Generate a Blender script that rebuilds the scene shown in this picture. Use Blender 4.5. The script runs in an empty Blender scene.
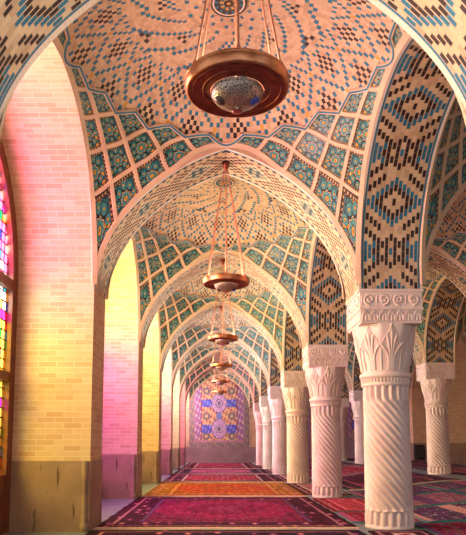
import bpy, math, random
from mathutils import Vector, Matrix
random.seed(7)
PI = math.pi
SC = bpy.context.scene
COL = SC.collection

# ---------------------------------------------------------------- camera, sky, light, exposure
F, PITCH, HOR, VPX = 620.0, math.radians(6.5), 443.0, 217.0
EYE = 0.955
cd = bpy.data.cameras.new('camera'); cam = bpy.data.objects.new('camera', cd); COL.objects.link(cam)
cam.location = (0, 0, EYE); cam.rotation_euler = (PI/2 + PITCH, 0, 0)
cd.sensor_fit = 'HORIZONTAL'; cd.sensor_width = 36; cd.lens = F/466*36
cd.shift_x = (233 - VPX)/466; cd.shift_y = (HOR - 267.5 - F*math.tan(PITCH))/466
cd.clip_start = .05; cd.clip_end = 200
SC.camera = cam
W = bpy.data.worlds.new('sky'); SC.world = W; W.use_nodes = True
bgn = W.node_tree.nodes['Background']; bgn.inputs[0].default_value = (.84, .95, 1.0, 1); bgn.inputs[1].default_value = .85
SC.view_settings.view_transform = 'Standard'; SC.view_settings.look = 'None'
SC.view_settings.gamma = 1; SC.view_settings.use_curve_mapping = False
SC.view_settings.exposure = 0.5
SC.cycles.use_denoising = True
SC.cycles.max_bounces = 8; SC.cycles.diffuse_bounces = 5; SC.cycles.transparent_max_bounces = 8
SC.cycles.sample_clamp_indirect = 6
DAY_POWER = 700.0      # daylight outside one left window
FILL_POWER = 30.0      # unseen fill light added in one chandelier tray

def area_light(name, loc, direction, sx, sy, power, color=(1, 1, 1)):
    l = bpy.data.lights.new(name, 'AREA'); l.shape = 'RECTANGLE'; l.size = sx; l.size_y = sy
    l.energy = power; l.color = color
    o = bpy.data.objects.new(name, l); COL.objects.link(o); o.location = loc
    o.rotation_euler = Vector(direction).to_track_quat('-Z', 'Y').to_euler()
    return o

# ---------------------------------------------------------------- plan of the hall (metres)
S = 4.0                    # bay spacing
Y0 = 2.86                  # front of transverse arch 0
TH = 0.70                  # arch thickness
PX = -1.39                 # inner plane of the brick piers
WX = -2.32                 # window plane
R1 = 1.965                 # first column row
R2 = 5.39                  # second column row
CW = 0.36                  # half capital
SPR = 2.685                # springing height
RISE = 1.67                # arches across the aisle
RL = 1.69                  # arches along the rows
ZTOP = 5.15
RAISE = 0.20               # the floor climbs a little towards the second row
RX = R2 + (R2 - R1) - CW   # inner plane of the piers on the far side
YEND = 30.86
def arch_y(k): return Y0 + S*k + (.1 if k == 0 else 0)      # the first bay in view is a little shorter
def bay(k): return (arch_y(k) + TH + arch_y(k+1))/2, (arch_y(k+1) - arch_y(k) - TH)/2      # centre, half length
def floor_z(x):
    t = min(1, max(0, (x - 2.45)/2.45)); return RAISE*t*t*(3 - 2*t)

# ---------------------------------------------------------------- helpers
def lin(r, g, b):
    f = lambda c: (c/255/12.92) if c/255 <= .04045 else ((c/255 + .055)/1.055)**2.4
    return (f(r), f(g), f(b))
CREAM = lin(212, 184, 150); CREAM2 = lin(198, 166, 132); BLUE = lin(26, 112, 146); BLACK = lin(40, 20, 24)
TEAL = lin(36, 112, 118); GOLD = lin(214, 160, 60); WHITE = lin(238, 222, 205); MAROON = lin(96, 40, 36)

class MB:
    def __init__(s): s.v = []; s.f = []; s.c = []; s.uv = []; s.m = []; s.sm = []
    def face(s, pts, col=(1, 1, 1), uv=None, mi=0, smooth=False):
        b = len(s.v); s.v += [tuple(p) for p in pts]; n = len(pts); s.f.append(tuple(range(b, b+n)))
        s.c.append(col); s.uv.append(uv or ([(0, 0), (1, 0), (1, 1), (0, 1)] if n == 4 else [(.5, .5)]*n)); s.m.append(mi); s.sm.append(smooth)
    def grid(s, P, col=(1, 1, 1), uvf=None, closed=False, smooth=True, mi=0):
        """P[i][j] rows of points, shared vertices"""
        b = len(s.v); ni, nj = len(P), len(P[0])
        for r in P: s.v += [tuple(p) for p in r]
        for i in range(ni-1):
            for j in range(nj if closed else nj-1):
                j2 = (j+1) % nj
                s.f.append((b+i*nj+j, b+i*nj+j2, b+(i+1)*nj+j2, b+(i+1)*nj+j))
                s.c.append(col); s.m.append(mi); s.sm.append(smooth)
                if uvf: s.uv.append([uvf(i, j), uvf(i, j+1), uvf(i+1, j+1), uvf(i+1, j)])
                else: s.uv.append([(0, 0), (1, 0), (1, 1), (0, 1)])
    def box(s, x0, x1, y0, y1, z0, z1, col=(1, 1, 1), mi=0):
        """uv in metres so brick courses run level"""
        def q(pts, uv): s.face(pts, col, uv, mi)
        q([(x0,y0,z0),(x1,y0,z0),(x1,y0,z1),(x0,y0,z1)], [(x0,z0),(x1,z0),(x1,z1),(x0,z1)])
        q([(x1,y1,z0),(x0,y1,z0),(x0,y1,z1),(x1,y1,z1)], [(x1,z0),(x0,z0),(x0,z1),(x1,z1)])
        q([(x1,y0,z0),(x1,y1,z0),(x1,y1,z1),(x1,y0,z1)], [(y0,z0),(y1,z0),(y1,z1),(y0,z1)])
        q([(x0,y1,z0),(x0,y0,z0),(x0,y0,z1),(x0,y1,z1)], [(y1,z0),(y0,z0),(y0,z1),(y1,z1)])
        q([(x0,y0,z1),(x1,y0,z1),(x1,y1,z1),(x0,y1,z1)], [(x0,y0),(x1,y0),(x1,y1),(x0,y1)])
        q([(x0,y1,z0),(x1,y1,z0),(x1,y0,z0),(x0,y0,z0)], [(x0,y1),(x1,y1),(x1,y0),(x0,y0)])
    def tube(s, pts, r, n=6, col=(1, 1, 1), cap=True):
        pts = [Vector(p) for p in pts]; rows = []; up = None
        rr = r if isinstance(r, (list, tuple)) else [r]*len(pts)
        for i, p in enumerate(pts):
            t = (pts[min(i+1, len(pts)-1)] - pts[max(i-1, 0)]).normalized()
            if up is None:
                up = Vector((0, 0, 1)) if abs(t.z) < .9 else Vector((1, 0, 0))
            a = t.cross(up).normalized(); bb = a.cross(t).normalized(); up = bb
            rows.append([p + (a*math.cos(2*PI*k/n) + bb*math.sin(2*PI*k/n))*rr[i] for k in range(n)])
        s.grid(rows, col, closed=True)
        if cap:
            s.face(rows[0], col); s.face(rows[-1][::-1], col)
    def lathe(s, prof, n=32, col=(1, 1, 1), c=(0, 0, 0)):
        s.grid([[(c[0]+r*math.cos(-2*PI*k/n), c[1]+r*math.sin(-2*PI*k/n), c[2]+z) for k in range(n)] for r, z in prof], col, closed=True)
    def mesh(s, name, mats):
        me = bpy.data.meshes.new(name); me.from_pydata(s.v, [], s.f)
        for m in (mats if isinstance(mats, (list, tuple)) else [mats]): me.materials.append(m)
        a = me.attributes.new('Col', 'FLOAT_COLOR', 'CORNER'); u = me.uv_layers.new(name='UVMap')
        cc = []; uu = []
        for f, c, uv in zip(s.f, s.c, s.uv):
            for q in range(len(f)): cc += [c[0], c[1], c[2], 1]; uu += uv[q]
        a.data.foreach_set('color', cc); u.data.foreach_set('uv', uu)
        me.polygons.foreach_set('material_index', s.m); me.polygons.foreach_set('use_smooth', s.sm)
        me.update(); return me

def link(name, me, parent=None, loc=(0, 0, 0), rz=0):
    o = bpy.data.objects.new(name, me); COL.objects.link(o); o.location = loc; o.rotation_euler = (0, 0, rz)
    if parent: o.parent = parent
    return o
def tag(o, label=None, cat=None, group=None, kind=None):
    if label: o['label'] = label
    if cat: o['category'] = cat
    if group: o['group'] = group
    if kind: o['kind'] = kind
    return o

# ---------------------------------------------------------------- node helpers
class NT:
    def __init__(s, name):
        s.mat = bpy.data.materials.new(name); s.mat.use_nodes = True; s.nt = s.mat.node_tree
        s.bsdf = s.nt.nodes['Principled BSDF']; s.out = s.nt.nodes['Material Output']
    def n(s, t, **k):
        nd = s.nt.nodes.new(t)
        for a, b in k.items(): setattr(nd, a, b)
        return nd
    def set(s, sock, v):
        if isinstance(v, bpy.types.NodeSocket): s.nt.links.new(v, sock)
        elif isinstance(v, (tuple, list)) and len(v) == 3 and sock.type == 'RGBA': sock.default_value = (*v, 1)
        else: sock.default_value = v
    def m(s, op, a, b=0, c=None):
        nd = s.n('ShaderNodeMath', operation=op); s.set(nd.inputs[0], a); s.set(nd.inputs[1], b)
        if c is not None: s.set(nd.inputs[2], c)
        return nd.outputs[0]
    def mix(s, f, a, b, mode='MIX'):
        nd = s.n('ShaderNodeMix', data_type='RGBA', blend_type=mode); s.set(nd.inputs[0], f); s.set(nd.inputs[6], a); s.set(nd.inputs[7], b)
        return nd.outputs[2]
    def ramp(s, f, stops, interp='CONSTANT'):
        nd = s.n('ShaderNodeValToRGB'); cr = nd.color_ramp; cr.interpolation = interp
        while len(cr.elements) < len(stops): cr.elements.new(.5)
        for e, (p, c) in zip(cr.elements, stops): e.position = p; e.color = (*c, 1)
        s.set(nd.inputs[0], f); return nd.outputs[0]
    def noise(s, scale, vec=None, detail=3, rough=.55):
        nd = s.n('ShaderNodeTexNoise'); nd.inputs['Scale'].default_value = scale; nd.inputs['Detail'].default_value = detail; nd.inputs['Roughness'].default_value = rough
        if vec is not None: s.set(nd.inputs['Vector'], vec)
        return nd.outputs['Fac']
    def vor(s, scale, vec=None, feature='F1', rnd=1.0):
        nd = s.n('ShaderNodeTexVoronoi', feature=feature); nd.inputs['Scale'].default_value = scale; nd.inputs['Randomness'].default_value = rnd
        if vec is not None: s.set(nd.inputs['Vector'], vec)
        return nd
    def uv(s):
        nd = s.n('ShaderNodeUVMap'); nd.uv_map = 'UVMap'; return nd.outputs[0]
    def obj(s): return s.n('ShaderNodeTexCoord').outputs['Object']
    def xyz(s, v):
        nd = s.n('ShaderNodeSeparateXYZ'); s.set(nd.inputs[0], v); return nd.outputs
    def att(s):
        nd = s.n('ShaderNodeAttribute'); nd.attribute_name = 'Col'; return nd.outputs['Color']
    def fin(s, col, rough=.6, bump=None, bs=.3, bd=.01, metal=0, spec=.4):
        s.set(s.bsdf.inputs['Base Color'], col); s.set(s.bsdf.inputs['Roughness'], rough); s.bsdf.inputs['Metallic'].default_value = metal
        s.bsdf.inputs['Specular IOR Level'].default_value = spec
        if bump is not None:
            b = s.n('ShaderNodeBump'); b.inputs['Strength'].default_value = bs; b.inputs['Distance'].default_value = bd
            s.set(b.inputs['Height'], bump); s.nt.links.new(b.outputs[0], s.bsdf.inputs['Normal'])
        return s.mat

def mat_tile():
    t = NT('glazed_tile_brick'); x, y, _ = t.xyz(t.uv())
    ed = t.m('MINIMUM', t.m('MINIMUM', x, t.m('SUBTRACT', 1, x)), t.m('MINIMUM', y, t.m('SUBTRACT', 1, y)))
    k = t.m('SMOOTH_MIN', t.m('MULTIPLY', ed, 14), 1, .2)
    c = t.mix(t.m('MULTIPLY', t.noise(5, t.obj()), .5), t.att(), t.mix(1, t.att(), lin(200, 170, 150), 'MULTIPLY'))
    c = t.mix(k, t.mix(.5, lin(176, 140, 112), c), c)
    return t.fin(c, .5, k, .25, .006)
def mat_plain(name, rgb, var=.25, scale=6, rough=.6, bs=.15, metal=0, spec=.4):
    t = NT(name); o = t.obj(); nz = t.noise(scale, o, 5)
    dark = tuple(q*(1-var) for q in rgb); lite = tuple(min(1, q*(1+var*.6)) for q in rgb)
    c = t.ramp(nz, [(.3, dark), (.7, lite)], 'LINEAR')
    return t.fin(c, rough, t.noise(scale*8, o, 3), bs, .006, metal, spec)
def mat_brick():
    t = NT('cream_brick'); b = t.n('ShaderNodeTexBrick'); t.set(b.inputs['Vector'], t.uv())
    b.inputs['Scale'].default_value = 1; b.inputs['Brick Width'].default_value = .2; b.inputs['Row Height'].default_value = .062
    b.inputs['Mortar Size'].default_value = .005; b.inputs['Mortar Smooth'].default_value = .3; b.inputs['Bias'].default_value = -.1
    t.set(b.inputs['Color1'], lin(218, 190, 156)); t.set(b.inputs['Color2'], lin(192, 154, 118)); t.set(b.inputs['Mortar'], lin(230, 210, 186))
    c = t.mix(t.m('MULTIPLY', t.noise(3.5, t.uv(), 5), .6), b.outputs['Color'], lin(184, 146, 112))
    h = t.m('SUBTRACT', t.m('MULTIPLY', t.noise(25, t.uv()), .5), b.outputs['Fac'])
    return t.fin(c, .75, h, .45, .01, 0, .25)
def mat_panel():
    t = NT('star_mosaic'); uv = t.uv(); u, v, _ = t.xyz(uv)
    p = t.m('MULTIPLY_ADD', u, 2, -1); q = t.m('MULTIPLY_ADD', v, 2, -1)
    bd = t.m('MAXIMUM', t.m('ABSOLUTE', p), t.m('ABSOLUTE', q))
    r = t.m('SQRT', t.m('ADD', t.m('MULTIPLY', p, p), t.m('MULTIPLY', q, q))); th = t.m('ARCTAN2', q, p)
    c8 = t.m('COSINE', t.m('MULTIPLY', th, 8)); rr = t.m('MULTIPLY', r, t.m('MULTIPLY_ADD', c8, .1, 1))
    K = lin(34, 22, 26)
    med = t.ramp(rr, [(0, MAROON), (.05, GOLD), (.13, K), (.17, lin(64, 148, 152)), (.3, K), (.33, lin(222, 190, 150)), (.36, K)])
    spoke = t.m('LESS_THAN', t.m('ABSOLUTE', t.m('SINE', t.m('MULTIPLY', th, 4))), .3)
    med = t.mix(t.m('MULTIPLY', spoke, t.m('MULTIPLY', t.m('GREATER_THAN', rr, .19), t.m('LESS_THAN', rr, .29))), med, K)
    fa = t.m('PINGPONG', t.m('ADD', th, PI), PI/8)                       # ring of eight flowers round the star
    fx = t.m('SUBTRACT', t.m('MULTIPLY', r, t.m('COSINE', fa)), .62); fy = t.m('MULTIPLY', r, t.m('SINE', fa))
    fd = t.m('SQRT', t.m('ADD', t.m('MULTIPLY', fx, fx), t.m('MULTIPLY', fy, fy)))
    vo = t.vor(9, uv, 'F1', .3); ve = t.vor(9, uv, 'DISTANCE_TO_EDGE', .3)
    bgc = t.mix(t.m('LESS_THAN', ve.outputs['Distance'], .07), t.ramp(vo.outputs['Color'], [(0, lin(34, 100, 110)), (.45, lin(56, 134, 136)), (.62, K), (.8, GOLD)]), lin(30, 24, 30))
    fl = t.mix(t.m('LESS_THAN', fd, .2), bgc, t.ramp(fd, [(0, GOLD), (.055, K), (.085, lin(60, 144, 150)), (.17, K)]))
    c = t.mix(t.m('LESS_THAN', rr, .4), fl, med)
    dots = t.m('GREATER_THAN', t.m('MULTIPLY', t.m('SINE', t.m('MULTIPLY', u, 60)), t.m('SINE', t.m('MULTIPLY', v, 60))), .25)
    c = t.mix(t.m('GREATER_THAN', bd, .76), c, t.mix(dots, lin(64, 30, 26), lin(196, 160, 112)))
    c = t.mix(t.m('GREATER_THAN', bd, .88), c, lin(46, 24, 24))
    return t.fin(c, .4, vo.outputs['Distance'], .1, .004)
def mat_dado():
    t = NT('worn_grey_brown_stone'); o = t.obj(); sc = t.n('ShaderNodeVectorMath', operation='MULTIPLY'); t.set(sc.inputs[0], o); sc.inputs[1].default_value = (16, 16, 2.6)
    c = t.ramp(t.noise(3, o, 5), [(.3, lin(128, 104, 90)), (.7, lin(160, 130, 110))], 'LINEAR')
    streak = t.ramp(t.noise(1, sc.outputs[0], 2), [(.66, (0, 0, 0)), (.72, (.8, .8, .8))], 'LINEAR')
    return t.fin(t.mix(streak, c, lin(66, 46, 40)), .5, t.noise(40, o), .15, .005, 0, .35)
def mat_stone():
    t = NT('pink_cream_marble'); o = t.obj()
    c = t.ramp(t.noise(3, o, 6), [(.25, lin(206, 182, 178)), (.5, lin(226, 206, 204)), (.8, lin(236, 220, 218))], 'LINEAR')
    c = t.mix(t.m('MULTIPLY', t.noise(1.1, o, 4), .35), c, lin(206, 160, 116))
    return t.fin(c, .5, t.noise(60, o), .12, .004, 0, .35)
def mat_att(name, rough=.5, metal=0, bs=.0):
    t = NT(name); c = t.mix(t.m('MULTIPLY', t.noise(9, t.obj()), .35), t.att(), (.3, .22, .2))
    return t.fin(c, rough, t.noise(50, t.obj()), bs, .004, metal)
def mat_glass():
    t = NT('stained_glass'); a = t.att()
    tr = t.n('ShaderNodeBsdfTransparent'); t.set(tr.inputs[0], a)
    tl = t.n('ShaderNodeBsdfTranslucent'); t.set(tl.inputs[0], a)
    mx = t.n('ShaderNodeMixShader'); mx.inputs[0].default_value = .22
    t.nt.links.new(tr.outputs[0], mx.inputs[1]); t.nt.links.new(tl.outputs[0], mx.inputs[2]); t.nt.links.new(mx.outputs[0], t.out.inputs[0])
    return t.mat
def mat_bowl():
    t = NT('pierced_silver'); v = t.vor(70, t.obj(), 'F1', .6)
    c = t.ramp(v.outputs['Distance'], [(0, lin(60, 34, 30)), (.3, lin(180, 150, 134)), (.7, lin(120, 92, 82))])
    return t.fin(c, .35, v.outputs['Distance'], .4, .006, .6)
def mat_rug(name, field, accent, border, edge, seed, w, l, style=0):
    t = NT(name); u, v, _ = t.xyz(t.uv())        # uv in metres from the rug's corner
    ex = t.m('MINIMUM', u, t.m('SUBTRACT', w, u)); ey = t.m('MINIMUM', v, t.m('SUBTRACT', l, v)); e = t.m('MINIMUM', ex, ey)
    off = t.n('ShaderNodeVectorMath', operation='ADD'); t.set(off.inputs[0], t.uv()); off.inputs[1].default_value = (seed*3.1, seed*1.7, 0)
    sc_ = t.n('ShaderNodeVectorMath', operation='MULTIPLY'); t.set(sc_.inputs[0], off.outputs[0]); sc_.inputs[1].default_value = (1, .5, 1)
    vec = sc_.outputs[0]
    v1 = t.vor(7, vec, 'F1', .5); v2 = t.vor(21, vec, 'F1', .9); nz = t.noise(26, vec, 4, .75)
    pal = t.ramp(v1.outputs['Distance'], [(0, accent), (.16, edge), (.24, field), (.52, tuple(q*.55 for q in field))])
    f = t.mix(t.m('LESS_THAN', v2.outputs['Distance'], .26), pal, t.ramp(v2.outputs['Color'], [(0, accent), (.4, edge), (.55, border), (.8, lin(206, 160, 150))]))
    if style == 0:      # medallion carpet
        cx = t.m('DIVIDE', t.m('SUBTRACT', u, w/2), w*.36); cy = t.m('DIVIDE', t.m('SUBTRACT', v, l/2), l*.34)
        rr = t.m('SQRT', t.m('ADD', t.m('MULTIPLY', cx, cx), t.m('MULTIPLY', cy, cy)))
        an = t.m('COSINE', t.m('MULTIPLY', t.m('ARCTAN2', cy, cx), 12)); rr = t.m('MULTIPLY_ADD', an, .05, rr)
        med = t.ramp(rr, [(0, accent), (.14, edge), (.2, field), (.42, border), (.5, tuple(min(1, q*1.5) for q in field)), (.92, edge), (.97, border)])
        f = t.mix(.3, f, med)
    elif style == 1:    # diamond lattice
        a = t.m('PINGPONG', t.m('ADD', u, v), .11); b = t.m('PINGPONG', t.m('SUBTRACT', u, v), .11)
        f = t.mix(t.m('LESS_THAN', t.m('MINIMUM', a, b), .014), t.mix(.6, f, field), edge)
    else:               # striped prayer runner
        a = t.m('PINGPONG', u, .35); f = t.mix(t.m('LESS_THAN', a, .1), f, accent)
        f = t.mix(t.m('LESS_THAN', t.m('PINGPONG', t.m('ADD', u, .2), .8), .06), f, edge)
    bp = t.ramp(v1.outputs['Distance'], [(0, lin(216, 160, 130)), (.14, accent), (.26, border), (.5, tuple(q*.6 for q in border))])
    if style == 2:
        c = t.mix(t.m('GREATER_THAN', ey, .07), edge, f)
        c = t.mix(t.m('LESS_THAN', ey, .03), c, border)
    else:
        bw = .44 if style == 0 else .2
        c = t.mix(t.m('LESS_THAN', e, bw), f, bp)
        for pos, wd, cc in ((bw, .05, edge), (bw*.30, .04, lin(176, 112, 128)), (0, .05, tuple(q*.5 for q in border))):
            m1 = t.m('MULTIPLY', t.m('GREATER_THAN', e, pos), t.m('LESS_THAN', e, pos+wd)); c = t.mix(m1, c, cc)
    c = t.mix(t.ramp(nz, [(.4, (0, 0, 0)), (.62, (.9, .9, .9))], 'LINEAR'), c, t.mix(1, c, (.42, .40, .46), 'MULTIPLY'))
    return t.fin(c, .95, t.noise(160, vec, 2), .35, .006, 0, .1)

M = dict(tile=mat_tile(), brick=mat_brick(), panel=mat_panel(), stone=mat_stone(), glass=mat_glass(), bowl=mat_bowl(),
         rib=mat_plain('cream_plaster_rib', lin(212, 180, 150), .15, 5), face=mat_plain('cream_plaster', lin(200, 166, 140), .25, 4),
         dado=mat_dado(), floor=mat_plain('blue_grey_paving', lin(112, 122, 134), .25, 3, .5),
         wood=mat_plain('red_brown_wood', lin(112, 58, 34), .35, 9, .45), copper=mat_plain('beaten_copper', lin(206, 128, 88), .3, 14, .28, .2, .9, .5),
         dark=mat_plain('dark_copper', lin(150, 78, 62), .45, 16, .38, .25, .75, .5), rod=mat_plain('copper_rod', lin(210, 130, 100), .15, 20, .4, .05, .5),
         att=mat_att('painted_tile', .4), blue=mat_plain('turquoise_glaze', BLUE, .2, 9, .35), wool=mat_plain('wool_fringe', lin(222, 188, 168), .2, 30, .95),
         black=mat_plain('black_plastic', lin(26, 24, 28), .3, 12, .5), gem=mat_att('coloured_glass_gem', .12), mesh=mat_plain('dark_grille', lin(60, 58, 62), .5, 90, .6))

# ---------------------------------------------------------------- arch profile
def prof(t):
    t = min(1, abs(t)); return .73*math.sqrt(max(0, 1 - t*t)) + .27*(1 - t)
def prof_round(t):
    t = min(1, abs(t)); return .95*max(0, 1 - t**2.25)**.47 + .05*(1 - t)
def half_curve(half, rise, n=200, pf=None):
    """springing (x = -half) to apex, with arc length"""
    pts = [(-half*math.cos(PI/2*i/n), rise*(pf or prof)(math.cos(PI/2*i/n))) for i in range(n+1)]
    L = [0]
    for a, b in zip(pts, pts[1:]): L.append(L[-1] + math.hypot(b[0]-a[0], b[1]-a[1]))
    return pts, L
def at_len(pts, L, s):
    s = max(0, min(L[-1], s)); lo, hi = 0, len(L)-1
    while hi - lo > 1:
        mid = (lo+hi)//2
        if L[mid] <= s: lo = mid
        else: hi = mid
    k = (s - L[lo])/max(1e-9, L[hi]-L[lo])
    return (pts[lo][0]+(pts[hi][0]-pts[lo][0])*k, pts[lo][1]+(pts[hi][1]-pts[lo][1])*k)
def jit(c, a=.08):
    k = 1 + random.uniform(-a, a); return tuple(q*k for q in c)
def pat_bold(c, r, nc):         # black X bars, blue chevrons, lozenges at the crossings
    cc = abs(c - (nc-1)//2); y = abs((2*r - (c & 1) + 4) % 28 - 14); e = 14 - y
    if y <= 8 and cc == y and y > 0: return BLACK
    if cc + y == 4: return BLACK
    if cc + y == 0: return BLUE
    if cc - y == 4: return BLUE
    if cc - y == 6 and y == 0: return BLUE
    if cc + e in (0, 4): return BLACK
    if cc + e == 6: return BLUE
    if cc + e == 10 and cc >= 3: return BLACK
    if cc - y == 2 and y == 2: return BLUE
    return None
def pat_dot(c, r, nc):          # dotted zigzags with hatched teal lozenges
    cc = c - (nc-1)/2; P = 16
    a = (r + abs(cc)) % P; b = (r - abs(cc)) % P
    ring = min(a, P-a, b, P-b)
    if c in (0, nc-1): return BLACK if r % 2 else lin(205, 170, 120)
    if c in (1, nc-2): return None
    if ring < 1: return BLACK
    if 2 <= ring < 3: return BLACK if r % 2 == 0 else MAROON
    if ring >= 4.5: return (TEAL if (r + c) % 2 == 0 else (BLACK if r % 2 else None))
    return None
def soffit(mb, half, rise, w, style, shear=0.0, band=0.0, pf=None):
    pts, L = half_curve(half, rise, 200, pf)
    if style == 'brick':
        n = 40
        for sg in (1, -1):
            P = []; us = []
            for i in range(n+1):
                s = L[-1]*i/n; x, z = at_len(pts, L, s); us.append(s)
                P.append([(sg*x, 0, z + shear*sg*x), (sg*x, w, z + shear*sg*x)])
            if sg < 0: P = [r[::-1] for r in P]
            mb.grid(P, (1, 1, 1), lambda i, j, us=us, sg=sg: ((w*j if sg > 0 else w - w*j), us[i]+1.24))
        return
    e = band + (.022 if band else 0); inner = w - 2*e
    nc, h = (13, .078) if style == 'bold' else (15, .05)
    cw = inner/nc; nr = round(L[-1]/h); h = L[-1]/nr
    for sg in (1, -1):
        def quad(y0, y1, s0, s1, col):
            a = at_len(pts, L, s0); b = at_len(pts, L, s1)
            q = [(sg*a[0], y0, a[1]+shear*sg*a[0]), (sg*a[0], y1, a[1]+shear*sg*a[0]), (sg*b[0], y1, b[1]+shear*sg*b[0]), (sg*b[0], y0, b[1]+shear*sg*b[0])]
            mb.face(q if sg < 0 else q[::-1], col)
        for c in range(nc):
            o = -(h/2) if (style == 'bold' and c & 1) else 0
            for r in range(nr + 1):
                s0, s1 = r*h + o, (r+1)*h + o
                if s1 <= .001 or s0 >= L[-1] - .001: continue
                col = (pat_bold if style == 'bold' else pat_dot)(c, r, nc) or (CREAM if random.random() < .7 else CREAM2)
                y0, y1 = e + c*cw, e + (c+1)*cw; s0, s1 = max(0, s0), min(L[-1], s1)
                if style == 'bold' and col in (BLACK, BLUE):
                    g = cw*.11; quad(y0, y0+g, s0, s1, CREAM); quad(y0+g, y1-g, s0, s1, jit(col)); quad(y1-g, y1, s0, s1, CREAM)
                else: quad(y0, y1, s0, s1, jit(col))
        if band:
            for i in range(60):
                s0, s1 = L[-1]*i/60, L[-1]*(i+1)/60
                quad(0, band, s0, s1, WHITE); quad(band, e, s0, s1, BLUE); quad(w-e, w-band, s0, s1, BLUE); quad(w-band, w, s0, s1, WHITE)
def arch_body(mb, half, rise, w, ztop, shear=0.0, n=36, mi=0, pf=None):
    prof = pf or globals()['prof']
    xs = [-half*math.cos(PI*i/(2*n)) for i in range(2*n+1)]
    for a, b in zip(xs, xs[1:]):
        za, zb = rise*prof(a/half) + shear*a, rise*prof(b/half) + shear*b
        mb.face([(a,0,za),(b,0,zb),(b,0,ztop),(a,0,ztop)], (1,1,1), [(a,za),(b,zb),(b,ztop),(a,ztop)], mi)
        mb.face([(b,w,zb),(a,w,za),(a,w,ztop),(b,w,ztop)], (1,1,1), [(b,zb),(a,za),(a,ztop),(b,ztop)], mi)
    mb.face([(-half,0,ztop),(half,0,ztop),(half,w,ztop),(-half,w,ztop)], (1,1,1), [(0,0),(1,0),(1,1),(0,1)], mi)
def arch_mesh(name, half, rise, w, style, shear=0.0, band=0.0, body='face', pf=None):
    a = MB(); soffit(a, half, rise, w, style, shear, band, pf); m1 = a.mesh(name+'_soffit', M['brick'] if style == 'brick' else M['tile'])
    b = MB(); arch_body(b, half, rise, w, ZTOP-SPR, shear, pf=pf); m2 = b.mesh(name+'_wall', M[body])
    return m1, m2
def put_arch(ms, loc, rz, label, sc=1):
    t = bpy.data.objects.new('arch', None); COL.objects.link(t); t.location = loc; t.rotation_euler = (0, 0, rz); t.scale = (sc, 1, 1)
    tag(t, label, 'arch', None, 'structure')
    link('tiled_soffit', ms[0], t); link('spandrel', ms[1], t)
    return t

# ---------------------------------------------------------------- vault over one bay
def _knots(pf, k):
    r = [(p, .03 + .0 + k*pf(math.sqrt(1 - p*p))) for p in (0, .15, .312, .46, .613, .72, .8, .87, .922)]
    r.append((1.0, k + .025)); t = r[-1][1]
    return r + [(1.14, t + (1.365-t)*.42), (1.265, t + (1.365-t)*.74), (1.4143, 1.365)]
_KP, _KR = _knots(prof, 1.0), _knots(prof_round, RL/RISE)
def _curve(pk, p):
    k = 0
    while k < len(pk)-2 and p > pk[k+1][0]: k += 1
    def sl(i):
        if i == 0: return (pk[1][1]-pk[0][1])/(pk[1][0]-pk[0][0])
        if i == len(pk)-1: return .30
        return (pk[i+1][1]-pk[i-1][1])/(pk[i+1][0]-pk[i-1][0])
    (x0, y0), (x1, y1) = pk[k], pk[k+1]; d = x1-x0; t = (p-x0)/d
    return y0*(2*t**3-3*t*t+1) + d*sl(k)*(t**3-2*t*t+t) + y1*(3*t*t-2*t**3) + d*sl(k+1)*(t**3-t*t)
def G(X, Y):
    p = math.sqrt(max(0, 2 - X*X - Y*Y)); a, b = max(0, 1 - Y*Y), max(0, 1 - X*X); q = a/(a+b) if a+b > 1e-9 else .5
    return _curve(_KR, p)*q + _curve(_KP, p)*(1-q)
PHI = [math.radians(a) for a in (0, 33, 50, 65, 78, 90)]
SHR = .085
def phi(q): k = min(int(q), 4); return PHI[k] + (PHI[k+1]-PHI[k])*(q-k)
def net(p, q):
    return math.cos(phi(p)*(1 - SHR*q)), math.cos(phi(q)*(1 - SHR*p))
class Vault:
    def __init__(s, hx, hy, rise, shear=0.0): s.hx, s.hy, s.r, s.sh = hx, hy, rise, shear
    def P(s, X, Y): return Vector((X*s.hx, Y*s.hy, s.r*G(X, Y) + s.sh*X*s.hx))
    def N(s, X, Y):
        c = lambda q: max(-.9985, min(.9985, q)); X, Y = c(X), c(Y); e = .0015
        n = (s.P(X+e, Y)-s.P(X-e, Y)).cross(s.P(X, Y+e)-s.P(X, Y-e)).normalized()
        return -n if n.z > 0 else n
    def Q(s, X, Y, off=0): return s.P(X, Y) + s.N(X, Y)*off
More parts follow.
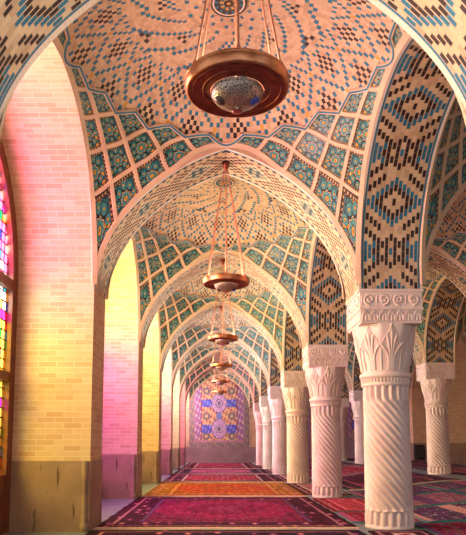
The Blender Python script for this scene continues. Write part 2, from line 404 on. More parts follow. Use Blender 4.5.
def vault_meshes(V, tag_):
    out = {}
    # dome tiling
    d = MB(); rho = [0.0]
    while rho[-1] < 1.32: rho.append(rho[-1] + .027)
    for i in range(len(rho)-1):
        r0, r1 = rho[i], rho[i+1]; n = 56 if r1 < .32 else 112 if r1 < .64 else 224
        for k in range(n):
            a0, a1 = 2*PI*k/n, 2*PI*(k+1)/n
            cs = [(r0*math.cos(a0), r0*math.sin(a0)), (r1*math.cos(a0), r1*math.sin(a0)), (r1*math.cos(a1), r1*math.sin(a1)), (r0*math.cos(a1), r0*math.sin(a1))]
            if any(abs(x) > 1.0 or abs(y) > 1.0 for x, y in cs): continue
            if all(2 - x*x - y*y < .5 for x, y in cs): continue
            col = None
            if n == 224:
                c, r = k % 14, (i - 24) % 14
                for (c0, q0, A_, B_) in ((3, 3, BLACK, BLUE), (10, 10, BLACK, BLUE), (10, 3, BLUE, BLACK), (3, 10, BLUE, BLACK)):
                    dc, dr = abs(c-c0), abs(r-q0)
                    if dc + dr == 0: col = GOLD if A_ is BLUE else A_
                    elif (dc, dr) == (1, 1): col = A_
                    elif (dc, dr) in ((2, 0), (0, 2)): col = A_ if A_ is BLACK else None
                    elif (dc, dr) in ((3, 1), (1, 3)) and A_ is BLACK: col = B_
                    elif (dc, dr) in ((2, 2), (3, 3)) and A_ is BLUE: col = BLUE
            elif n == 112:
                c, r = k % 14, i % 12
                if (c, r) in ((0, 2), (7, 8), (1, 3), (13, 3), (6, 9), (8, 9)): col = BLACK
                elif (c % 3 == r % 3) and (c + r) % 2 == 0: col = BLUE
            else:
                if i > 4 and (k % 4 == (2*(i//2)) % 4) and i % 2: col = BLUE
            q = [V.P(*c) for c in cs]; col = jit(col or (CREAM if random.random() < .7 else CREAM2))
            d.face(q if r0 > 0 else q[1:], col, None if r0 > 0 else [(1, 0), (1, 1), (0, 1)])
    out['dome_tiling'] = d.mesh('dome_tiling_'+tag_, M['tile'])
    # kite panels
    panels = []
    for sx in (1, -1):
        for sy in (1, -1):
            for i in range(5):
                for j in range(5-i):
                    mb = MB(); n = 5
                    P = [[V.Q(sx*net(i+a/n, j+b/n)[0], sy*net(i+a/n, j+b/n)[1], .008) for b in range(n+1)] for a in range(n+1)]
                    if sx*sy > 0: mb.grid(P, (1, 1, 1), lambda a, b: (b/n, a/n))
                    else: mb.grid([r[::-1] for r in P], (1, 1, 1), lambda a, b: (1-b/n, a/n))
                    panels.append(mb)
    out['panels'] = [p.mesh('mosaic_panel_'+tag_, M['panel']) for p in panels]
    al = MB()
    for p in panels:
        b = len(al.v); al.v += p.v; al.f += [tuple(q+b for q in f) for f in p.f]; al.c += p.c; al.uv += p.uv; al.m += p.m; al.sm += p.sm
    out['panel_all'] = al.mesh('mosaic_panels_'+tag_, M['panel'])
    # ribs
    rb = MB(); zz = MB()
    def strip(mb, pts, w, off, base=0):
        L = []; 
        for k, (X, Y) in enumerate(pts):
            a, b = pts[max(0, k-1)], pts[min(len(pts)-1, k+1)]
            t = (V.P(*b) - V.P(*a)).normalized(); n = V.N(X, Y); s = t.cross(n).normalized(); c = V.P(X, Y)
            L.append([c + s*w/2 + n*base, c + s*w/2*.8 + n*off, c - s*w/2*.8 + n*off, c - s*w/2 + n*base])
        mb.grid(L, smooth=False)
    for sx in (1, -1):
        for sy in (1, -1):
            for i in range(6):
                jm = 5 if i == 0 else 6-i
                m = 5*jm
                for swap in (0, 1):
                    def pt(a, b):
                        x, y = net(b, a) if swap else net(a, b)
                        return (sx*x, sy*y)
                    strip(rb, [pt(i, jm*q/m) for q in range(m+1)], .05 if i else .07, .024)
                    if i >= 1: strip(zz, [pt(i, 5-i + q/5) for q in range(6)], .02, .031, .02)
    out['rib_net'] = rb.mesh('rib_net_'+tag_, M['rib']); out['zigzag_band'] = zz.mesh('zigzag_band_'+tag_, M['blue'])
    # rosette
    ro = MB(); nr = 48; rings = [(0, .012, GOLD), (.012, .03, BLACK), (.03, .055, None), (.055, .066, BLACK), (.066, .09, 1), (.09, .1, WHITE), (.1, .112, BLACK)]
    for r0, r1, c in rings:
        for k in range(nr):
            col = c if isinstance(c, tuple) else ((GOLD if k % 6 < 3 else TEAL) if c is None else (BLUE if k % 4 < 2 else BLACK))
            q = [V.P(r*math.cos(2*PI*kk/nr), r*math.sin(2*PI*kk/nr)) + Vector((0, 0, -.012)) for r, kk in ((r0, k), (r1, k), (r1, k+1), (r0, k+1))]
            ro.face(q if r0 > 0 else q[1:], jit(col), None if r0 > 0 else [(.5, .5)]*3)
    out['rosette'] = ro.mesh('rosette_'+tag_, M['tile'])
    return out
def put_vault(ms, loc, label, split, sc=1):
    t = bpy.data.objects.new('ceiling', None); COL.objects.link(t); t.location = loc; t.scale = (1, sc, 1)
    tag(t, label, 'vaulted ceiling', None, 'structure')
    for k in ('dome_tiling', 'rib_net', 'zigzag_band', 'rosette'): link(k, ms[k], t)
    if split:
        for p in ms['panels']: link('mosaic_panel', p, t)
    else: link('mosaic_panels', ms['panel_all'], t)

ORD = ['first', 'second', 'third', 'fourth', 'fifth', 'sixth', 'seventh', 'eighth']
CX1 = (PX + R1 - CW)/2; H1 = (R1 - CW - PX)/2
CX2 = (R1 + R2)/2; H2 = (R2 - R1)/2 - CW
CX3 = R2 + (R2 - R1)/2
HY = (S - TH)/2
SH2 = RAISE/(R2 - R1 - 2*CW)

v1 = vault_meshes(Vault(H1, HY, RISE), 'one'); v2 = vault_meshes(Vault(H2, HY, RISE, SH2), 'two'); v3 = vault_meshes(Vault(H2, HY, RISE), 'three')
for k in range(-1, 7):
    yc, hk = bay(k); nm = ORD[k+1]
    put_vault(v1, (CX1, yc, SPR), 'tiled dome and mosaic net over the %s bay of the window aisle' % nm, 0 <= k <= 3, hk/HY)
    if k >= 0:
        put_vault(v2, (CX2, yc, SPR + RAISE/2), 'tiled dome over the %s bay between the two column rows' % nm, False, hk/HY)
        put_vault(v3, (CX3, yc, SPR + RAISE), 'tiled dome over the %s bay beyond the second column row' % nm, False, hk/HY)
ta0 = arch_mesh('arch_front', H1, 1.5, TH, 'bold', 0, .055); ta1 = arch_mesh('arch_cross', H1, RISE, TH, 'dot', 0, .035)
tb = arch_mesh('arch_cross_two', H2, RISE, TH, 'dot', SH2, .035); tc = arch_mesh('arch_cross_three', H2, RISE, TH, 'dot', 0, .035)
la = arch_mesh('arch_side', HY, RL, 2*CW, 'bold', 0, .03, 'face', prof_round); lb = arch_mesh('arch_window', HY, RL, PX - WX + .12, 'brick', 0, 0, 'face', prof_round)
for k in range(0, 7):
    y = arch_y(k); nm = ORD[k]
    put_arch(ta0 if k == 0 else ta1, (CX1, y, SPR), 0, '%s pointed tiled arch across the window aisle' % nm)
    put_arch(tb, (CX2, y, SPR + RAISE/2), 0, '%s pointed tiled arch between the two column rows' % nm)
    put_arch(tc, (CX3, y, SPR + RAISE), 0, '%s pointed tiled arch beyond the second column row' % nm)
for k in range(-1, 7):
    yc, hk = bay(k); nm = ORD[k+1]
    # turned a quarter so the span runs along the hall; local +y points to -x
    put_arch(la, (R1 + CW, yc, SPR), PI/2, '%s patterned brick arch along the near column row' % nm, hk/HY)
    put_arch(la, (R2 + CW, yc, SPR + RAISE), PI/2, '%s patterned brick arch along the second column row' % nm, hk/HY)
    put_arch(lb, (PX, yc, SPR), PI/2, '%s plain brick arch over a window recess' % nm, hk/HY)
    put_arch(lb, (RX + PX - WX + .12, yc, SPR + RAISE), PI/2, '%s plain brick arch along the far side of the hall' % nm, hk/HY)
# solid blocks over the capitals and piers
for k in range(0, 7):
    for (x0, x1, dz) in ((R1-CW, R1+CW, 0), (R2-CW, R2+CW, RAISE), (WX-.3, PX, 0), (RX, RX+1.2, RAISE)):
        b = MB(); b.box(x0, x1, arch_y(k), arch_y(k)+TH, SPR+dz, ZTOP); tag(link('arch_core', b.mesh('arch_core', M['face'])), None, None, None, 'structure')

# ---------------------------------------------------------------- shell
def struct(name, mb, m, label=None):
    return tag(link(name, mb.mesh(name, m)), label, None, None, 'structure')
fl = MB(); xs = [WX-.4] + [2.3 + .15*i for i in range(19)] + [RX + 1.5]
fl.grid([[(x, -4, floor_z(x)) for x in xs], [(x, 31.5, floor_z(x)) for x in xs]][::-1], smooth=True)
struct('floor', fl, M['floor'])
wl = MB()
for k in range(-1, 7): wl.box(WX-.3, WX-.1, arch_y(k)+TH-.05, arch_y(k+1)+.05, SPR+RL-.02, ZTOP)
struct('wall_left', wl, M['brick'])
wr = MB(); wr.box(RX + 1.0, RX + 1.2, -2, 31.2, 0, ZTOP); struct('wall_right', wr, M['brick'])
we = MB(); we.box(WX-.4, RX+1.3, YEND, YEND+.3, 0, ZTOP+.2); struct('wall_end', we, M['face'])
bw = MB(); bw.box(WX, R1, YEND-.05, YEND, 0, .76); bw.box(R1, RX+1, YEND-.05, YEND, .0, 1.0); struct('baseboard_end', bw, mat_plain('violet_grey_stone', lin(146, 116, 128), .25, 2, .4))

def pier(k, right):
    y = arch_y(k); dz = RAISE if right else 0
    x0, x1 = (RX, RX+1.1) if right else (WX-.3, PX)
    t = bpy.data.objects.new('pier', None); COL.objects.link(t); t.location = (PX if not right else RX, y, 0)
    tag(t, ('brick pier with stone dado at the %s window recess' if not right else 'brick pier with stone dado, %s along the far side') % ORD[min(k, 7)], 'pier', None, 'structure')
    ox, oy = -t.location.x, -y
    b = MB(); b.box(x0+ox, x1+ox, 0, TH, .76+dz, SPR+dz); link('shaft', b.mesh('pier_shaft', M['brick']), t)
    b = MB(); b.box(x0+ox-.0, x1+ox+.008 if not right else x1+ox, -.008, TH+.008, 0, .76+dz)
    if right: b.box(x0+ox-.008, x0+ox, -.008, TH+.008, 0, .76+dz)
    link('dado', b.mesh('pier_dado', M['dado']), t)
    if not right:
        for yy in (0,):
            b = MB(); pr = [(.034, 0), (.05, .03), (.05, .08), (.03, .1), (.044, .14), (.03, .18), (.03, .56), (.044, .6), (.03, .63), (.046, .68), (.036, .757)]
            b.lathe([(r, z) for r, z in pr], 14, (1, 1, 1), (-.05, -.012, 0)); link('colonnette', b.mesh('colonnette', M['dado']), t)
for k in range(0, 7): pier(k, False)
for k in range(2, 7): pier(k, True)

# ---------------------------------------------------------------- stained glass windows (between the left piers)
JW = [lin(255, 40, 40), lin(40, 60, 230), lin(30, 190, 90), lin(255, 210, 40), lin(240, 60, 200), lin(40, 190, 220), lin(255, 245, 225), lin(255, 120, 30)]
PINK, MAG, YEL, CLR, AMB = lin(255, 112, 178), lin(236, 60, 230), lin(255, 226, 90), lin(255, 250, 240), lin(255, 210, 96)
ZONES = [  # (height, colour) stops, from bottom to top, one list per bay
    [(0, AMB), (1.0, YEL), (2.2, YEL), (2.6, CLR), (3.1, PINK), (3.7, PINK), (4.4, MAG)],
    [(0, PINK), (1.4, MAG), (2.3, MAG), (2.8, CLR), (3.4, YEL), (4.4, CLR)],
    [(0, YEL), (2.4, YEL), (4.4, CLR)],
    [(0, PINK), (2.0, MAG), (2.6, CLR), (4.4, CLR)],
    [(0, PINK), (2.5, CLR), (4.4, CLR)],
    [(0, MAG), (2.6, PINK), (4.4, CLR)], [(0, PINK), (4.4, CLR)], [(0, YEL), (4.4, PINK)]]
def zone_col(z, stops):
    for (a, ca), (b, cb) in zip(stops, stops[1:]):
        if z <= b:
            return ca if random.random() > (z-a)/(b-a) else cb
    return stops[-1][1]
def window(k, zones, n):
    yc, hk = bay(k)
    t = bpy.data.objects.new('window_%d' % n, None); COL.objects.link(t); t.location = (WX, yc, 0)
    tag(t, 'stained glass window with red brown timber frame in the %s recess' % ORD[k+1], 'window', None, 'structure')
    hw = hk; ins = .17; RISE = RL; prof = prof_round
    def top(y, inset):      # underside of the arch less the frame width
        h2 = hw - inset; return SPR + (RISE - inset)*prof(y/h2) if abs(y) <= h2 else 0
    # frame: jambs, arch ring, rails
    f = MB(); n_ = 24; d = .07
    for sg in (1, -1): f.box(-d, d, min(sg*(hw), sg*(hw-ins)), max(sg*hw, sg*(hw-ins)), 0, SPR)
    ys = [-math.cos(PI*i/(2*n_)) for i in range(2*n_+1)]
    for a, b in zip(ys, ys[1:]):
        o = [(a*hw, SPR+RISE*prof(a)), (b*hw, SPR+RISE*prof(b))]; i_ = [(a*(hw-ins), SPR+(RISE-ins)*prof(a)), (b*(hw-ins), SPR+(RISE-ins)*prof(b))]
        f.face([(d, *o[0]), (d, *i_[0]), (d, *i_[1]), (d, *o[1])]); f.face([(-d, *o[1]), (-d, *i_[1]), (-d, *i_[0]), (-d, *o[0])]); f.face([(d, *i_[0]), (-d, *i_[0]), (-d, *i_[1]), (d, *i_[1])])
    for z0, z1 in ((0, .62), (1.62, 1.72), (SPR-.06, SPR+.06)): f.box(-d*.9, d*.9, -hw+ins*.9, hw-ins*.9, z0, z1)
    for y in (-.5, .5): f.box(-d*.8, d*.8, y-.05, y+.05, .62, SPR)
    link('window_frame', f.mesh('window_frame', M['wood']), t)
    g = MB(); l = MB(); q = .105; y = -hw + ins
    cells = int(2*(hw-ins)/q)+1
    for i in range(cells):
        y0 = -hw+ins + q*i; y1 = min(hw-ins, y0+q)
        z = .6
        while z < SPR + RISE - ins:
            z1 = z + q; ta, tb_ = top(y0, ins), top(y1, ins)
            za, zb = min(z1, ta), min(z1, tb_)
            if za > z or zb > z:
                col = zone_col(z + q/2, zones) if random.random() < .68 else random.choice(JW)
                if col in (PINK, MAG) and random.random() > .62 + 1.1*(y0+y1)/2/hw: col = CLR if random.random() < .6 else YEL   # the rosy panes sit towards the far jamb
                g.face([(0, y0, z), (0, y1, z), (0, y1, max(z, zb)), (0, y0, max(z, za))], col)
                zm, ym, rr = z+q/2, (y0+y1)/2, q*.5
            z = z1
    # leading: a lattice of thin bars
    for i in range(1, cells):
        y0 = -hw+ins + q*i; zt = top(y0, ins)
        if zt > .7: l.box(-.008, .008, y0-.005, y0+.005, .6, zt)
    z = .6 + q
    while z < SPR + RISE - ins:
        e = hw - ins
        if z > SPR:
            a, b = 0, hw-ins
            for _ in range(30):
                m_ = (a+b)/2
                if top(m_, ins) > z: a = m_
                else: b = m_
            e = a
        l.box(-.008, .008, -e, e, z-.005, z+.005); z += q
    link('glass_panes', g.mesh('stained_glass_panes', M['glass']), t)
    link('leading', l.mesh('window_leading', M['wood']), t)
    area_light('daylight', (WX - 1.1, yc, 2.95), (1, .12, -.12), 3.0, 2.7, DAY_POWER, (.94, 1, .98))
for i, k in enumerate(range(0, 7)): window(k, ZONES[i], i+1)

# ---------------------------------------------------------------- columns
def column_meshes():
    R = .262; zs0, zs1 = .20, 1.62
    NF, NS = 18, 12
    b = MB(); rows = []; nz = 64
    for i in range(nz+1):
        z = zs0 + (zs1-zs0)*i/nz
        q = z - (zs1 - .16); tw = 0 if q > 0 else -q/(R*1.12)
        if -.06 < q <= 0: tw *= -q/.06*.5 + .5 if q < 0 else 1
        fade = min(1, (zs1-z)/.03, (z-zs0)/.02); tp = 1.03 - .05*(z-zs0)/(zs1-zs0)
        rows.append([((R*tp)*(1 - .21*fade*(1-abs(math.sin(NF/2*(a - tw)))**1.2))*math.cos(a), (R*tp)*(1 - .21*fade*(1-abs(math.sin(NF/2*(a - tw)))**1.2))*math.sin(a), z) for a in [-2*PI*k/(NF*NS) for k in range(NF*NS)]])
    b.grid(rows, closed=True); shaft = b.mesh('column_shaft', M['stone'])
    b = MB(); b.lathe([(.0, 0), (.262, 0), (.27, .006), (.27, .03), (.258, .04), (.238, .055), (.232, .2), (.2, .21)], 48)
    for k in range(18):      # ring of upright leaf tongues
        a = 2*PI*k/18; ca, sa = math.cos(a), math.sin(a)
        pts = [((.226+o)*ca, (.226+o)*sa, z) for z, o in ((.03, .010), (.09, .014), (.15, .014), (.2, .012), (.23, .004))]
        b.tube(pts, [.032, .036, .034, .024, .006], 8)
    base = b.mesh('column_base', M['stone'])
    # capital: round to square bell
    z0, z1 = 1.62, 2.30
    def bell(a, z, off=0):
        t = max(0, min(1, (z - 1.74)/(z1 - 1.74))); k = t**1.5
        rc = .258 + .09*t**2.0; c, s = math.cos(a), math.sin(a)
        hs = CW*.96; rsq = hs/max(abs(c), abs(s)); cut = hs*1.30/(abs(c)+abs(s))*1.0
        rs = min(rsq, cut*1.06)
        r = rc*(1-k) + rs*k + off
        return Vector((r*c, r*s, z))
    b = MB(); n = 96
    b.lathe([(.258, 1.60), (.27, 1.61), (.275, 1.63), (.262, 1.645)], 64)
    b.lathe([(.262, 1.69), (.285, 1.70), (.292, 1.725), (.285, 1.75), (.262, 1.76)], 64)
    for k in range(44):
        a = 2*PI*k/44; b.tube([(.262*math.cos(a), .262*math.sin(a), 1.645), (.266*math.cos(a), .266*math.sin(a), 1.69)], .015, 6)
    b.lathe([(.258, 1.64), (.258, 1.70)], 64)
    b.grid([[bell(-2*PI*j/n, 1.75 + (z1-1.75)*i/20) for j in range(n)] for i in range(21)], closed=True)
    for q in range(8):       # palmettes
        a0 = 2*PI*q/8
        for s_ in (-2, -1, 0, 1, 2):
            ht = {0: .47, 1: .40, 2: .31}[abs(s_)]
            pts = []; nn = 12
            for i in range(nn+1):
                u = i/nn; da = s_*(.055 + .22*max(0, u-.45)**1.4*(1.7 if abs(s_) == 2 else 1.25)); z = 1.78 + ht*u
                if abs(s_) and u > .9: da *= 1.0
                pts.append(bell(a0 + da, z, .004))
            b.tube(pts, [.015]*10 + [.017, .014, .004], 6)
        pts = [bell(a0 + d_, z_, .006) for d_, z_ in ((0, 2.17), (.07, 2.205), (0, 2.275), (-.07, 2.205), (0, 2.17))]
        b.tube(pts, .009, 6)
        b.tube([bell(a0 + PI/8*w_, z_, .003) for w_, z_ in ((-1, 1.78), (-.97, 2.0), (-.7, 2.12), (-.25, 2.2), (0, 2.29))], .008, 6)
        b.tube([bell(a0 - PI/8*w_, z_, .003) for w_, z_ in ((-1, 1.78), (-.97, 2.0), (-.7, 2.12), (-.25, 2.2), (0, 2.29))], .008, 6)
    bellm = b.mesh('capital_bell', M['stone'])
    b = MB(); h = CW
    b.box(-h*.95, h*.95, -h*.95, h*.95, 2.295, 2.315); b.box(-h*.965, h*.965, -h*.965, h*.965, 2.315, 2.45)
    b.box(-h*1.0, h*1.0, -h*1.0, h*1.0, 2.45, 2.475); b.box(-h*.975, h*.975, -h*.975, h*.975, 2.475, 2.655); b.box(-h*1.01, h*1.01, -h*1.01, h*1.01, 2.655, SPR)
    for f in range(4):
        ca, sa = round(math.cos(f*PI/2)), round(math.sin(f*PI/2))
        def fp(u, z, o): x, y = u, -(o); return Vector((x*ca - y*sa, x*sa + y*ca, z))
        for i in range(7):       # tongues of the lower band
            u = (i-3)*.096
            b.tube([fp(u-.038, 2.325, h*.965), fp(u-.04, 2.38, h*.965), fp(u, 2.44, h*.965), fp(u+.04, 2.38, h*.965), fp(u+.038, 2.325, h*.965)], .013, 6)
            b.tube([fp(u, 2.325, h*.967), fp(u, 2.405, h*.967)], [.016, .004], 6)
        for i in range(4):       # scrolls of the upper band
            u = (i-1.5)*.165; sg = 1 if i % 2 else -1; pts = []
            for q in range(19):
                a = q/18*2*PI*1.35; r = .066*(1-q/22); pts.append(fp(u + sg*r*math.cos(a-PI/2), 2.565 + sg*r*math.sin(a-PI/2)*sg, h*.977))
            b.tube(pts, .016, 6)
            for aa in range(4): 
                a = aa*PI/2+.5; b.tube([fp(u+.012*math.cos(a), 2.565+.012*math.sin(a), h*.977), fp(u+.036*math.cos(a), 2.565+.036*math.sin(a), h*.977)], [.013, .004], 6)
            b.tube([fp(u-.08, 2.51, h*.977), fp(u-.085, 2.565, h*.977), fp(u-.075, 2.62, h*.977)], [.004, .013, .004], 6)
    ab = b.mesh('capital_frieze', M['stone'])
    return base, shaft, bellm, ab
cm = column_meshes()
def column(x, y, z, label, row):
    t = bpy.data.objects.new('stone_column', None); COL.objects.link(t); t.location = (x, y, z)
    tag(t, label, 'column', row, 'thing')
    link('base', cm[0], t); link('shaft', cm[1], t); c = link('capital', cm[2], t); link('frieze', cm[3], c)
CL1 = ['', 'largest pink marble spiral column, nearest of the row beside the window aisle',
       'second spiral column down the near row, red lattice rug at its foot', 'third spiral column down the near row, yellowish marble',
       'fourth spiral column down the near row, slim and pale violet', 'fifth spiral column down the near row, far and small',
       'sixth and last spiral column of the near row, by the end wall']
CL1[0] = 'spiral column of the near row beside the camera, outside the picture'
for k in range(0, 7):
    column(R1, arch_y(k)+TH/2, 0, CL1[k], 'columns of the near row')
CL2 = {1: 'spiral column of the second row beside the camera, outside the picture', 3: 'grey spiral column of the second row, standing alone on far side of largest column',
       5: 'thin pale column of second row seen just behind the largest column',
       2: 'spiral column of the second row nearest the camera, at the picture edge', 4: 'second row spiral column hidden behind the largest column',
       6: 'last small spiral column of the second row by the end wall'}
for k in range(1, 7): column(R2, arch_y(k)+TH/2, RAISE, CL2[k], 'columns of the second row')

# ---------------------------------------------------------------- end wall tile panel
def panel_col(u, v):
    n = math.sin(u*37+v*11)*math.sin(v*53-u*17)
    ax = abs(u)
    dist = lambda x, y, a, b: ((ax-x)/a)**2 + ((v-y)/b)**2
    col = lin(204, 150, 130)
    if ax > .84 or v < .06: return lin(110, 100, 120) if n > 0 else lin(150, 124, 116)
    if ax > .8 or v < .09: return lin(176, 120, 150)
    if ax > .62: col = lin(150, 110, 190) if n > -.3 else lin(90, 90, 180)
    for y in (.25, .61):
        if .26 < ax < .58 and abs(v-y) < .058: return lin(60, 70, 200) if n > -.3 else lin(120, 130, 220)
        if dist(0, y+.0, .26, .14) < 1:
            d = dist(0, y, .26, .14)
            return lin(90, 80, 110) if d < .05 else lin(190, 160, 200) if d < .12 else lin(120, 90, 150) if d < .2 else (lin(176, 140, 200) if n > -.2 else lin(206, 170, 206)) if d < .85 else lin(90, 60, 140)
    for y in (.07+.08, .43, .78):
        d = dist(.42, y, .13, .055)
        if d < 1: return lin(216, 170, 120) if d < .15 else lin(96, 104, 120) if d < .75 else lin(150, 90, 96)
    if dist(0, .43, .1, .05) < 1: return lin(100, 120, 200)
    if n > .55: return lin(150, 60, 60)
    if n < -.6: return lin(236, 196, 120)
    if .58 < ax <= .62: return lin(110, 50, 110)
    return col
def end_panel(cx, half, dz, base_z, label):
    b = MB(); nu, nv = 84, 110; ztop = SPR+RISE+dz-.05
    for i in range(nu):
        for j in range(nv):
            u0, u1 = -1 + 2*i/nu, -1 + 2*(i+1)/nu; z0, z1 = base_z + (ztop-base_z)*j/nv, base_z + (ztop-base_z)*(j+1)/nv
            um = (u0+u1)/2
            if z1 > SPR + dz + RISE*prof(um): continue
            b.face([(u0*half, 0, z0), (u1*half, 0, z0), (u1*half, 0, z1), (u0*half, 0, z1)], jit(panel_col(um, (j+.5)/nv), .28), [(.5, .5)]*4)
    return tag(link('tile_panel', b.mesh('tile_panel', M['att']), None, (cx, YEND-.02, 0)), label, 'tile panel', None, 'structure')
end_panel(CX1, H1*.99, 0, .76, 'blue and orange tile panel filling the arch of the end wall')
end_panel(CX2, H2*.8, 0, 1.0, 'tile panel on the end wall between the column rows')
end_panel(CX3, H2*.55, RAISE, 1.0, 'narrow tile panel on the end wall beyond the second row')

# ---------------------------------------------------------------- chandeliers
def chandelier_meshes():
    R = .275; ms = {}
    b = MB(); b.lathe([(R*.955, -.012), (R*.985, -.01), (R, -.002), (R*1.01, .025), (R*1.012, .048), (R, .056), (R*.97, .052), (R*.955, 0)], 64)
    b.lathe([(R*1.008, .04), (R*1.02, .045), (R*1.008, .05)], 64)
    ms['rim'] = b.mesh('chandelier_rim', M['copper'])
    b = MB(); b.lathe([(R*.965, -.01), (R*.9, -.004), (R*.75, .0), (R*.56, -.004), (R*.53, -.012), (R*.5, -.004)], 64)
    for r in (.86, .66): b.lathe([(R*r+.004, -.002), (R*r, -.009), (R*r-.004, -.002)], 64)
    ms['tray'] = b.mesh('chandelier_tray', M['dark'])
    b = MB(); b.lathe([(R*.515*math.cos(a), -.012 - .085*math.sin(a)) for a in [PI/2*i/10 for i in range(10)]] + [(.004, -.098)], 48)
    b.lathe([(.006, -.096), (.008, -.101), (.001, -.106)], 12)
    ms['bowl'] = b.mesh('chandelier_bowl', M['bowl'])
    gems = []
    for k, c in enumerate((lin(70, 20, 26), lin(190, 24, 48), lin(40, 44, 150))):
        a = math.radians((192, 90, -12)[k]); e = math.radians((48, 68, 48)[k])
        p = Vector((R*.515*math.cos(e)*math.cos(a), R*.515*math.cos(e)*math.sin(a), -.012-.085*math.sin(e)))
        nrm = Vector((math.cos(e)*math.cos(a)/.14, math.cos(e)*math.sin(a)/.14, -math.sin(e)/.085)).normalized()
        t1 = nrm.cross(Vector((0, 0, 1))).normalized(); t2 = nrm.cross(t1); g = MB(); rows = []
        for rr, hh in ((.03, 0), (.027, .007), (.017, .012), (.002, .014)):
            rows.append([p + nrm*hh + (t1*math.cos(2*PI*j/14) + t2*math.sin(2*PI*j/14))*rr for j in range(14)])
        g.grid(rows, c, closed=True); gems.append(g.mesh('gem', M['gem']))
    ms['gems'] = gems
    rods = []; topz = SPR + RISE - 2.835 - .05
    for k in range(6):
        a = PI/6 + k*PI/3; b = MB()
        b.tube([(R*.93*math.cos(a), R*.93*math.sin(a), .06), (.02*math.cos(a), .02*math.sin(a), topz-.04)], .006, 6)
        b.lathe([(.012, 0), (.016, .012), (.008, .03)], 8, (1, 1, 1), (R*.93*math.cos(a), R*.93*math.sin(a), .055)); rods.append(b.mesh('chandelier_rod', M['rod']))
    ms['rods'] = rods
    b = MB(); b.lathe([(.001, topz-.075), (.02, topz-.06), (.03, topz-.03), (.045, topz), (.05, topz+.04), (.001, topz+.045)], 16); ms['hook'] = b.mesh('chandelier_hook', M['dark'])
    return ms
ch = chandelier_meshes()
CHL = ['largest copper chandelier, hung nearest overhead with gems on its silver bowl', 'second copper chandelier down the aisle, on long rods below the pointed arch',
       'third copper chandelier down the aisle, uppermost of the distant cluster', 'fourth copper chandelier down the aisle, second of the distant cluster',
       'fifth copper chandelier down the aisle, small, just above the lowest', 'sixth and smallest copper chandelier, lowest against the end tile panel']
for k in range(6):
    t = bpy.data.objects.new('chandelier', None); COL.objects.link(t); t.location = (CX1, arch_y(k)+(TH/2 if k else .17), 2.835 - (0 if k else .0))
    tag(t, CHL[k], 'chandelier', 'copper chandeliers along the aisle')
    link('rim', ch['rim'], t); link('tray', ch['tray'], t); bo = link('bowl', ch['bowl'], t); link('hook', ch['hook'], t)
    if k < 3:
        for g in ch['gems']: link('gem', g, bo)
    for r in ch['rods']: link('rod', r, t)
    l = bpy.data.lights.new('vault_fill', 'POINT'); l.energy = FILL_POWER; l.color = (1, .97, .80); l.shadow_soft_size = .03  # added fill light, hidden by the rim, brightens the vault above
    lo = bpy.data.objects.new('vault_fill', l); COL.objects.link(lo); lo.parent = t; lo.location = (0, 0, .06)

# ---------------------------------------------------------------- rugs
RUGN = [0]
def rug(x0, x1, y0, y1, field, accent, border, edge, style, label, group, fringe=True):
    RUGN[0] += 1; w, l = x1-x0, y1-y0; n, m_ = max(6, int(w/.15)), max(6, int(l/.15))
    t = bpy.data.objects.new('carpet', None); COL.objects.link(t); t.location = (x0, y0, 0)
    tag(t, label, 'carpet', group)
    ph = random.uniform(0, 6)
    def Z(x, y): return floor_z(x) + .013 + .003*math.sin(x*7+ph)*math.sin(y*5+ph)
    b = MB(); ex = lambda i, j: (.008*math.sin(j*1.7+ph) if i in (0, n) else 0)
    P = [[(w*i/n + ex(i, j), l*j/m_, Z(x0+w*i/n, y0+l*j/m_)) for i in range(n+1)] for j in range(m_+1)]
    b.grid(P, (1, 1, 1), lambda j, i: (w*i/n, l*j/m_))
    ring = [P[0][i] for i in range(n+1)] + [P[j][n] for j in range(1, m_+1)] + [P[m_][i] for i in range(n-1, -1, -1)] + [P[j][0] for j in range(m_-1, 0, -1)]
    for a, c in zip(ring, ring[1:]+ring[:1]):
        b.face([(a[0], a[1], a[2]-.012), (c[0], c[1], c[2]-.012), c, a], (1, 1, 1), [(.01, .01)]*4)
    mt = mat_rug('carpet_wool_%d' % RUGN[0], field, accent, border, edge, RUGN[0], w, l, style)
    link('pile', b.mesh('carpet_pile', mt), t)
    if fringe:
        for yy, sg in ((0, -1), (l, 1)):
            f = MB(); k = int(w/.022)
            for i in range(k):
                x = w*(i+.5)/k; le = .05 + random.uniform(-.012, .016); dx = random.uniform(-.012, .012)
                z = Z(x0+x, y0+yy)
                f.face([(x-.009, yy, z), (x+.009, yy, z), (x+.007+dx, yy+sg*le, z-.010), (x-.007+dx, yy+sg*le, z-.010)][::1 if sg < 0 else 1])
            f.box(0, w, min(yy, yy+sg*.012), max(yy, yy+sg*.012), floor_z(x0)+.001, floor_z(x0)+.016) if x1 < 2.6 else None
            link('fringe', f.mesh('carpet_fringe', M['wool']), t)
RED, CRIM, MAR, NAVY, ORG, PNK, PUR, TL, CRM = lin(164, 34, 62), lin(150, 32, 78), lin(80, 26, 52), lin(50, 30, 58), lin(196, 84, 52), lin(184, 84, 126), lin(104, 64, 108), lin(58, 116, 114), lin(206, 176, 170)
A = 'carpets laid end to end along the window aisle'
rug(PX+.02, 1.55, 3.13, 6.92, CRIM, PNK, NAVY, CRM, 0, 'crimson carpet at the bottom edge, only its cream fringe in view', A)
rug(PX+.02, 1.59, 7.13, 11.12, CRIM, PNK, MAR, PUR, 0, 'large maroon carpet with crimson medallion at the front of the window aisle', A)
rug(PX+.06, 1.61, 11.33, 15.12, lin(186, 62, 52), GOLD, lin(190, 112, 62), lin(206, 140, 84), 0, 'orange red carpet just past the maroon medallion carpet', A)
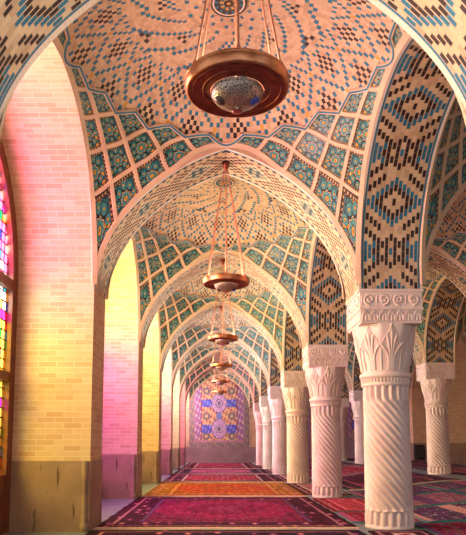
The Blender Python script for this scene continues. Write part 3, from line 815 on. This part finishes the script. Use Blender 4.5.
rug(PX+.05, 1.61, 15.33, 19.14, RED, PNK, MAR, CRM, 0, 'crimson carpet past the orange red one in the window aisle', A)
rug(PX+.03, 1.61, 19.35, 23.14, PNK, CRIM, NAVY, PUR, 0, 'pinkish purple carpet, second from the end wall of the window aisle', A)
rug(PX+.05, 1.61, 23.35, 30.24, CRIM, RED, MAR, CRM, 0, 'deep red carpet in front of the end wall tile panel', A)
G2 = 'narrow carpets between the near columns'
cols = ['red lattice carpet with teal ends between the first and second near columns', 'red carpet strip between the second and third near columns', 'crimson carpet strip between third and fourth near columns',
        'dark red carpet strip between fourth and fifth near columns', 'small red carpet strip between fifth and sixth near columns']
for k in range(1, 6):
    y0, y1 = arch_y(k)+TH/2+.38, arch_y(k+1)+TH/2-.38
    if k == 1:
        rug(1.63, 2.5, y0, y0+1.15, RED, PNK, TL, TL, 2, 'red prayer mat with teal bands just behind the largest column', G2, False)
        rug(1.63, 2.5, y0+1.2, y1, RED, PNK, lin(170, 30, 50), lin(226, 110, 120), 1, cols[0], G2, False)
    else: rug(1.63, 2.5, y0, y1, RED if k % 2 else CRIM, PNK, MAR, CRM, 1, cols[k-1], G2, False)
rug(1.63, 2.26, 5.0, 6.88, RED, PNK, MAR, CRM, 1, 'red lattice carpet strip at the front of the largest column, bottom edge', G2, False)
G3 = 'prayer runners laid across between the column rows'
rl = [('purple prayer runner with teal bands beside the foot of the largest column', PUR, lin(206, 150, 140)), ('cream and violet prayer runner with teal bands, third of the runners', lin(170, 110, 130), PUR),
      ('crimson prayer runner with teal bands, second of the runners', CRIM, PUR), ('multicoloured purple prayer runner, farthest of the teal banded runners', PUR, PNK)]
order = [2, 0, 1, 3]; ystart = 5.99
for i, q in enumerate(order):
    rug(2.56 if i else 2.29, 5.0, ystart + 1.62*i, ystart + 1.62*i + 1.56, rl[q][1], rl[q][2], TL, TL, 2, rl[q][0], G3, False)
G4 = 'large carpets between the column rows'
rug(2.64, 5.0, 12.7, 16.9, MAR, CRIM, NAVY, PNK, 0, 'dark maroon carpet with cream fringe past the prayer runners', G4)
rug(2.64, 5.0, 17.05, 21.2, RED, PNK, CRIM, CRM, 0, 'bright red carpet past the dark maroon one between the column rows', G4)
rug(2.64, 5.0, 21.35, 30.2, lin(120, 40, 90), PNK, NAVY, CRM, 0, 'violet carpet reaching the end wall between the column rows', G4)
G5 = 'carpets beyond the second column row'
rug(5.8, 8.4, 13.6, 18.4, RED, PNK, MAR, CRM, 0, 'red carpet past the grey second row column', G5)
rug(5.8, 8.4, 18.55, 23.2, lin(110, 36, 80), PNK, NAVY, CRM, 0, 'purple carpet beyond the second column row', G5)
rug(5.8, 8.4, 23.35, 30.2, lin(150, 50, 90), RED, NAVY, PNK, 0, 'faded crimson carpet by the black loudspeaker', G5)

# ---------------------------------------------------------------- black loudspeaker standing by the end wall
sx, sy, sz = 8.40, 25.9, RAISE + .015
t = bpy.data.objects.new('loudspeaker', None); COL.objects.link(t); t.location = (sx, sy, sz); tag(t, 'black loudspeaker standing low by the far brick pier', 'speaker')
b = MB(); 
P = [[(-.17, -.14, .06), (.17, -.14, .06), (.2, .14, .06), (-.2, .14, .06)], [(-.17, -.16, .1), (.17, -.16, .1), (.2, .15, .1), (-.2, .15, .1)], [(-.17, -.16, .6), (.17, -.16, .6), (.2, .15, .6), (-.2, .15, .6)], [(-.15, -.1, .66), (.15, -.1, .66), (.18, .13, .66), (-.18, .13, .66)]]
b.grid(P, closed=True, smooth=False); b.face(P[-1]); b.face(P[0][::-1]); link('cabinet', b.mesh('speaker_cabinet', M['black']), t)
b = MB(); b.box(-.14, .14, -.172, -.158, .13, .57); link('front_grille', b.mesh('speaker_grille', M['mesh']), t)
for ax in (-.14, .14):
    for ay in (-.1, .1):
        b = MB(); b.lathe([(.02, 0), (.024, .03), (.018, .065)], 10); link('foot', b.mesh('speaker_foot', M['black']), t, (ax, ay, 0))
